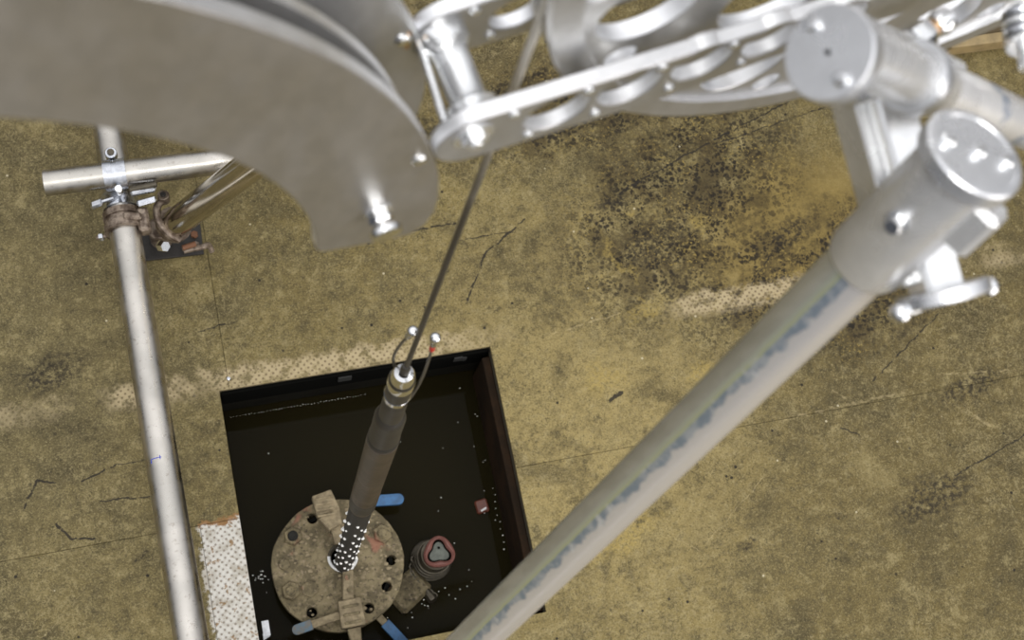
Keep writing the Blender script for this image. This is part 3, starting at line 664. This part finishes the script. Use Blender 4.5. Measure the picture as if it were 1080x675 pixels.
# sleeve bolt (side facing the camera)
toc = (Vector((0, 0, 2.3))-(c2+ld*.06)); side = (toc-ld*toc.dot(ld)).normalized(); sperp = ld.cross(side).normalized()
p = c2+ld*.036+side*.0185+sperp*.002
lathe(p, p+side, [(0, 0), (.0055, 0), (.0055, .002), (0, .002)], 20).obj('washer', M_alu, tp); hexnut(p+side*.002, side, .0042, .005).obj('sleeve_bolt', M_chrome, tp)
# second leg going off to the right
c1 = Vector((.2509, .2147, 1.819)); t1 = Vector((.3774, .2065, 1.7381)); d1 = (t1-c1).normalized(); d1 = Vector((.76, .02, -.65)).normalized(); foot1 = c1+d1*((c1.z-.004)/(-d1.z))
c1t = c1+Vector((.155, .946, .285))*.005
pipe(c1t+d1*.006, foot1+Z*.012, .0118).obj('leg', M_alu_leg, tp); rod(foot1, foot1+Z*.016, .03, .003).obj('foot_pad', M_rubber, tp)
lathe(c1t+d1*.004, c1t+d1, [(.0118, 0), (.0135, 0), (.0135, .095), (.0125, .098), (.0119, .098)], 56, closed=True).obj('leg_sleeve', M_alu_sleeve, tp)
lathe(c1+d1*.006, c1-d1, [(0, 0), (.0190, 0), (.0196, .001), (.0196, .008), (.0188, .0092), (0, .0092)], 64).obj('leg_cap', M_alu_cap, tp)
acr = (Vector((.25, -.9, .0))-(-d1)*Vector((.25, -.9, 0)).dot(-d1)).normalized()
for q in (-.0135, .0130):
    p = c1-d1*.0030+acr*q; lathe(p, p-d1, [(0, 0), (.0032, 0), (.0032, .0022), (.0025, .0032), (0, .0034)], 20).obj('cap_screw', M_chrome, tp)
p = c1-d1*.0030; rod(p, p-d1*.0008, .0012, seg=12).obj('centre_mark', M_rubber, tp)
# hinge clevis bar passing behind both legs
b0 = Vector((.3170, .2403, 1.7347)); b1 = Vector((.3285, .1385, 1.7090)); bd_ = (b1-b0).normalized()
bu = (Z-bd_*Z.dot(bd_)).normalized(); bs = bd_.cross(bu).normalized()
mid = (b0+b1)/2
g = G(); box(mid-bu*.004+bd_*0, bd_, bs, bu, (b1-b0).length/2, .0100, .010, g); bar = g.obj('hinge_bar', M_alu, tp, True, .002)
for sg in (-1, 1):
    g = G(); box(mid+bs*sg*.0122-bu*.017, bd_, bs, bu, (b1-b0).length/2-.006, .003, .012, g); g.obj('hinge_cheek', M_alu_sleeve, tp, True, .0012)
lathe(b1-bd_*.002, b1+bd_, [(0, 0), (.021, 0), (.022, .001), (.022, .006), (.021, .007), (0, .007)], 48).obj('hinge_disc', M_alu_cap, tp)
lathe(b0+bd_*.012, b0-bd_, [(0, 0), (.019, 0), (.020, .001), (.020, .006), (.019, .007), (0, .007)], 48).obj('hinge_disc', M_alu_cap, tp)
for sg in (-1, 1):
    p = b1+bs*sg*.0235+bd_*.004
    g = G(); ico(p, .0052, g, 3); g.obj('knob', M_chrome, tp)
    rod(p, p-bs*sg*.010, .0028, seg=14).obj('knob_stem', M_alu, tp)
# grey lug below the leg cap
g = G(); box(c2+Vector((.002, -.020, -.022)), ld, sperp, side, .014, .012, .008, g); g.obj('lug', M_alu_sleeve, tp, True, .003)
# pivot hardware behind the second leg
hp = Vector((.352, .262, 1.705))
rod(PL(.205, 1.70, .0), PL(.205, 1.70, .07), .0070, seg=24).obj('pivot_pin', M_alu, tp)
wd = Vector((.9, .42, .10)).normalized(); q0 = Vector((.345, .262, 1.705))
lathe(q0, q0+wd, [(0, 0), (.008, 0), (.0086, .001), (.0086, .007), (.008, .008), (0, .008)], 28).obj('washer', M_alu, tp)
hexnut(q0+wd*.009, wd, .0085, .011).obj('pivot_nut', M_chrome, tp)
rod(q0+wd*.018, q0+wd*.034, .0045, seg=20).obj('pivot_bolt', M_brass, tp)
lathe(q0+wd*.024, q0+wd, [(0, 0), (.006, 0), (.0072, .004), (.006, .009), (0, .011)], 24).obj('bolt_head', M_chrome, tp)
q1 = c1t+d1*.075; lathe(q1, q1+d1, [(.0135, 0), (.0160, 0), (.0165, .001), (.0165, .009), (.0160, .010), (.0135, .010)], 48, closed=True).obj('clamp_ring', M_alu_cap, tp)
rod(c1+d1*.03+Vector((.0, .018, .006)), c1+d1*.135+Vector((0, .018, .006)), .0038, seg=20).obj('link_rod', M_alu, tp)
q2 = Vector((.3915, .243, 1.735)); qd = Vector((.25, .95, -.1)).normalized()
for i in range(4):
    p = q2+qd*(i*.0052)
    lathe(p, p+qd, [(0, 0), (.0085, 0), (.0092, .001), (.0092, .0028), (.0085, .0036), (0, .0036)], 28).obj('spring_washer', M_alu if i % 2 == 0 else M_zinc, tp)
rod(q2-qd*.012, q2+qd*.024, .004, seg=18).obj('spring_pin', M_alu, tp)

# ================================================================== scaffold tubes, couplers and base plate
RT = .0241
a_, b_ = Vector((-.1195, 1.02, .115)), Vector((-.0935, -.30, .27))
t1o = thing('scaffold_tube', (-.1, .4, .10), 'long grey scaffold tube running down the left side past the pit', 'tube')
pipe(a_+(a_-b_).normalized()*.3, b_, RT).obj('tube_wall', M_tube, t1o)
# blue pen mark on top of the long tube
ud = (b_-a_).normalized(); sd = ud.cross(Z).normalized(); up = sd.cross(ud)
pm = a_+ud*((.436-a_.y)/ud.y); g = G()
def on(u, s): return pm+ud*u+sd*s+up*(math.sqrt(RT*RT-s*s)+.0001)
for (u0, s0, u1, s1) in ((0, .014, 0, -.001), (0, .014, .006, .0145), (-.003, .001, .003, .001)):
    tubepath([on(u0+(u1-u0)*i/5, s0+(s1-s0)*i/5) for i in range(6)], .0006, 5, g)
g.obj('pen_mark', M_pen, t1o)
t2o = thing('scaffold_tube', (-.08, .9, .15), 'short grey scaffold tube lying across, sawn end pointing left', 'tube')
c_, d_ = Vector((-.2226, .9016, .1738)), Vector((.14, .8960, .180)); pipe(c_, d_, .0205).obj('tube_wall', M_tube, t2o)
t3o = thing('scaffold_tube', (-.03, .83, .08), 'shiny inclined scaffold tube rising from the rusty coupler to the upper right', 'tube')
e_, f_ = Vector((-.043, .8315, .100)), Vector((.0899, .8153, .35)); fd = (f_-e_).normalized()
f_ = e_+fd*.75; lathe(e_, f_, [(0, 0), (.0225, 0), (.0235, .001), (.0235, .749), (.0225, .75), (.0195, .75), (.0195, .01), (0, .01)], 48).obj('tube_wall', M_tube_shiny, t3o)
# base plate
bp = thing('base_plate', (-.064, .84, 0), 'oily black square base plate screwed to the floor under the couplers', 'plate')
def sq(cx, cy, h, r=.006, n=4):
    o_ = []
    for (sx_, sy_, a0) in ((1, 1, 0), (-1, 1, 90), (-1, -1, 180), (1, -1, 270)):
        for i in range(n+1): a = math.radians(a0+90*i/n); o_.append((cx+sx_*(h-r)+r*math.cos(a), cy+sy_*(h-r)+r*math.sin(a)))
    return o_
plate('plate', [[(-.065, -.029), (.065, -.029), (.065, .029), (-.065, .029)]], (-.0655, .841, 0), (.9987, -.03, 0), (.03, .9987, 0), 0, .006, M_bplate, bp, .0008)
for x, y, m in ((-.012, .826, M_rustc), (-.030, .823, M_rustc), (-.012, .845, M_orange_rust), (-.119, .822, M_zinc)):
    hexnut((x, y, .006), Z, .0065, .006).obj('bolt', m, bp)
rod((-.0655, .846, .006), (-.0655, .846, .062), .019, seg=32).obj('spigot', M_rustc, bp)
for x, y in ((-.141, .826), (-.128, .829)): pass
# zinc right-angle coupler round the cross tube
def band(g, c, ax, r, w, th, a0=0, a1=360, n=40, ref=None):
    """flat strap wrapped on a tube: centre c, tube axis ax"""
    c = Vector(c); x, y, z = frame(ax)
    if ref is not None: y = (Vector(ref)-z*Vector(ref).dot(z)).normalized(); x = y.cross(z)
    v, f = [], []
    for i in range(n+1):
        a = math.radians(a0+(a1-a0)*i/n); d = x*math.sin(a)+y*math.cos(a)
        for rr_, ww in ((r, -w), (r, w), (r+th, w), (r+th, -w)): v.append(c+d*rr_+z*ww)
    for i in range(n):
        for k_ in range(4): j = (k_+1) % 4; f.append((i*4+k_, i*4+j, i*4+4+j, i*4+4+k_))
    f += [(0, 1, 2, 3), (n*4, n*4+3, n*4+2, n*4+1)]
    return g.add(v, f)
J = a_+ud*((.903-a_.y)/ud.y)
zc = thing('coupler', (J.x, J.y, .1), 'bright zinc coupler with wing bolts clamping the cross tube to the long tube', 'coupler')
K = Vector((J.x+.002, .8996, .1756)); t2d = (d_-c_).normalized()
g = G(); band(g, K-t2d*.0105, t2d, .0208, .0065, .0035, -125, 125, ref=Z); g.obj('hinged_strap', M_zinc, zc)
g = G(); band(g, K+t2d*.0105, t2d, .0208, .0065, .0035, -125, 125, ref=Z); g.obj('hinged_strap', M_zinc, zc)
g = G(); band(g, K, t2d, .0208, .005, .0022, -125, 125, ref=Z); g.obj('strap_web', M_zinc, zc)
g = G(); band(g, a_+ud*((.868-a_.y)/ud.y), ud, RT+.0002, .013, .004, -200, 160, ref=Z); g.obj('tube_saddle', M_zinc, zc)
rod(K+Vector((-.002, .033, -.004)), K+Vector((-.002, .034, .010)), .0095, seg=24).obj('hinge_boss', M_zinc, zc)
rod(K+Vector((-.002, .034, .008)), K+Vector((-.002, .034, .0125)), .0055, seg=18).obj('hinge_pin', M_dark_metal, zc)
q = K+Vector((.002, -.030, .0))
rod(q, q+Vector((0, -.001, .018)), .0060, seg=20).obj('strap_bolt', M_chrome, zc)
g = G(); box(K+Vector((.038, -.030, .0)), (1, .06, 0), (0, 1, 0), Z, .020, .0075, .006, g); g.obj('hinge_block', M_zinc, zc, True, .003)
rod(K+Vector((.018, -.030, .004)), K+Vector((.060, -.028, .008)), .0045, seg=16).obj('eye_bolt', M_dark_metal, zc)
g = G(); box(K+Vector((-.036, -.036, -.02)), (1, .1, .3), (0, 1, 0), Z, .010, .0065, .0045, g); g.obj('wing_nut', M_zinc, zc, True, .003)
rod(K+Vector((-.027, -.0345, -.017)), K+Vector((-.008, -.033, -.012)), .0035, seg=14).obj('wing_stem', M_zinc, zc)
g = G(); box(K+Vector((.040, -.046, -.012)), (1, .15, 0), (0, 1, 0), Z, .016, .0055, .004, g); g.obj('lever_wing', M_zinc, zc, True, .003)
# rusty swivel coupler
rc = thing('coupler', (-.07, .83, .06), 'rusty brown swivel coupler joining the shiny inclined tube to the long tube', 'coupler')
Q = a_+ud*((.832-a_.y)/ud.y)
g = G(); band(g, Q-ud*.013, ud, RT+.0002, .0055, .0060, -180, 178, ref=Z); g.obj('clamp_band', M_rustc, rc)
g = G(); band(g, Q+ud*.009, ud, RT+.0002, .0060, .0065, -180, 178, ref=Z); g.obj('clamp_band', M_rustc, rc)
g = G(); band(g, Q-ud*.002, ud, RT+.0002, .009, .0035, -180, 178, ref=Z); g.obj('clamp_web', M_rustc, rc)
g = G(); box(Q+Vector((.016, .000, .026)), (1, -.1, -.2), (0, 1, 0), Z, .014, .006, .006, g); g.obj('flap_bolt', M_rustc, rc, True, .0025)
g = G(); box(Q+Vector((.031, -.004, .008)), (1, 0, 0), (0, 1, 0), Z, .009, .020, .014, g); g.obj('swivel_body', M_rustc, rc, True, .004)
E0 = e_+fd*.012
for k_ in (-.008,):
    g = G(); band(g, E0+fd*k_, fd, .0237, .0050, .0055, 0, 359, ref=Z); g.obj('clamp_band', M_rustc, rc)
lathe(e_-fd*.012, e_, [(0, 0), (.018, .0), (.026, .006), (.028, .016), (.0245, .018)], 36).obj('cup', M_rustc, rc)
p = E0+Vector((-.012, .036, .012)); rod(p, p+Vector((0, .004, .016)), .0095, seg=22).obj('hinge_boss', M_rustc, rc); rod(p+Vector((0, .003, .014)), p+Vector((0, .0045, .0185)), .0045, seg=16).obj('hinge_pin', M_bplate, rc)
g = G(); tubepath(spline([p+Vector((0, .0, .004)), p+Vector((-.012, -.012, .008)), p+Vector((-.014, -.032, .004)), p+Vector((-.004, -.052, -.004)), p+Vector((.014, -.064, -.016))], 8), .0062, 10, g); g.obj('yoke', M_rustc, rc)
p = E0+Vector((-.028, -.036, .004)); g = G(); hexnut(p, (.5, -.4, .7), .0095, .014, g); g.obj('clamp_nut', M_chrome, rc)
p = E0+Vector((.035, -.030, -.045)); g = G(); tubepath(spline([p+Vector((-.03, -.002, 0)), p, p+Vector((.010, .006, -.012)), p+Vector((.014, .0, -.026))], 6), .0050, 10, g); g.obj('lower_yoke', M_rustc, rc)
p = E0+Vector((.004, -.036, -.02)); rod(p, p+Vector((.022, .004, 0)), .0045, seg=16).obj('rusty_bolt', M_orange_rust, rc)
q = Q+Vector((-.046, -.006, -.03)); rod(q, q+Vector((.022, 0, .004)), .0035, seg=14).obj('side_bolt', M_rustc, rc); hexnut(q+Vector((.004, 0, 0)), (1, 0, .1), .0065, .007).obj('side_nut', M_zinc, rc)
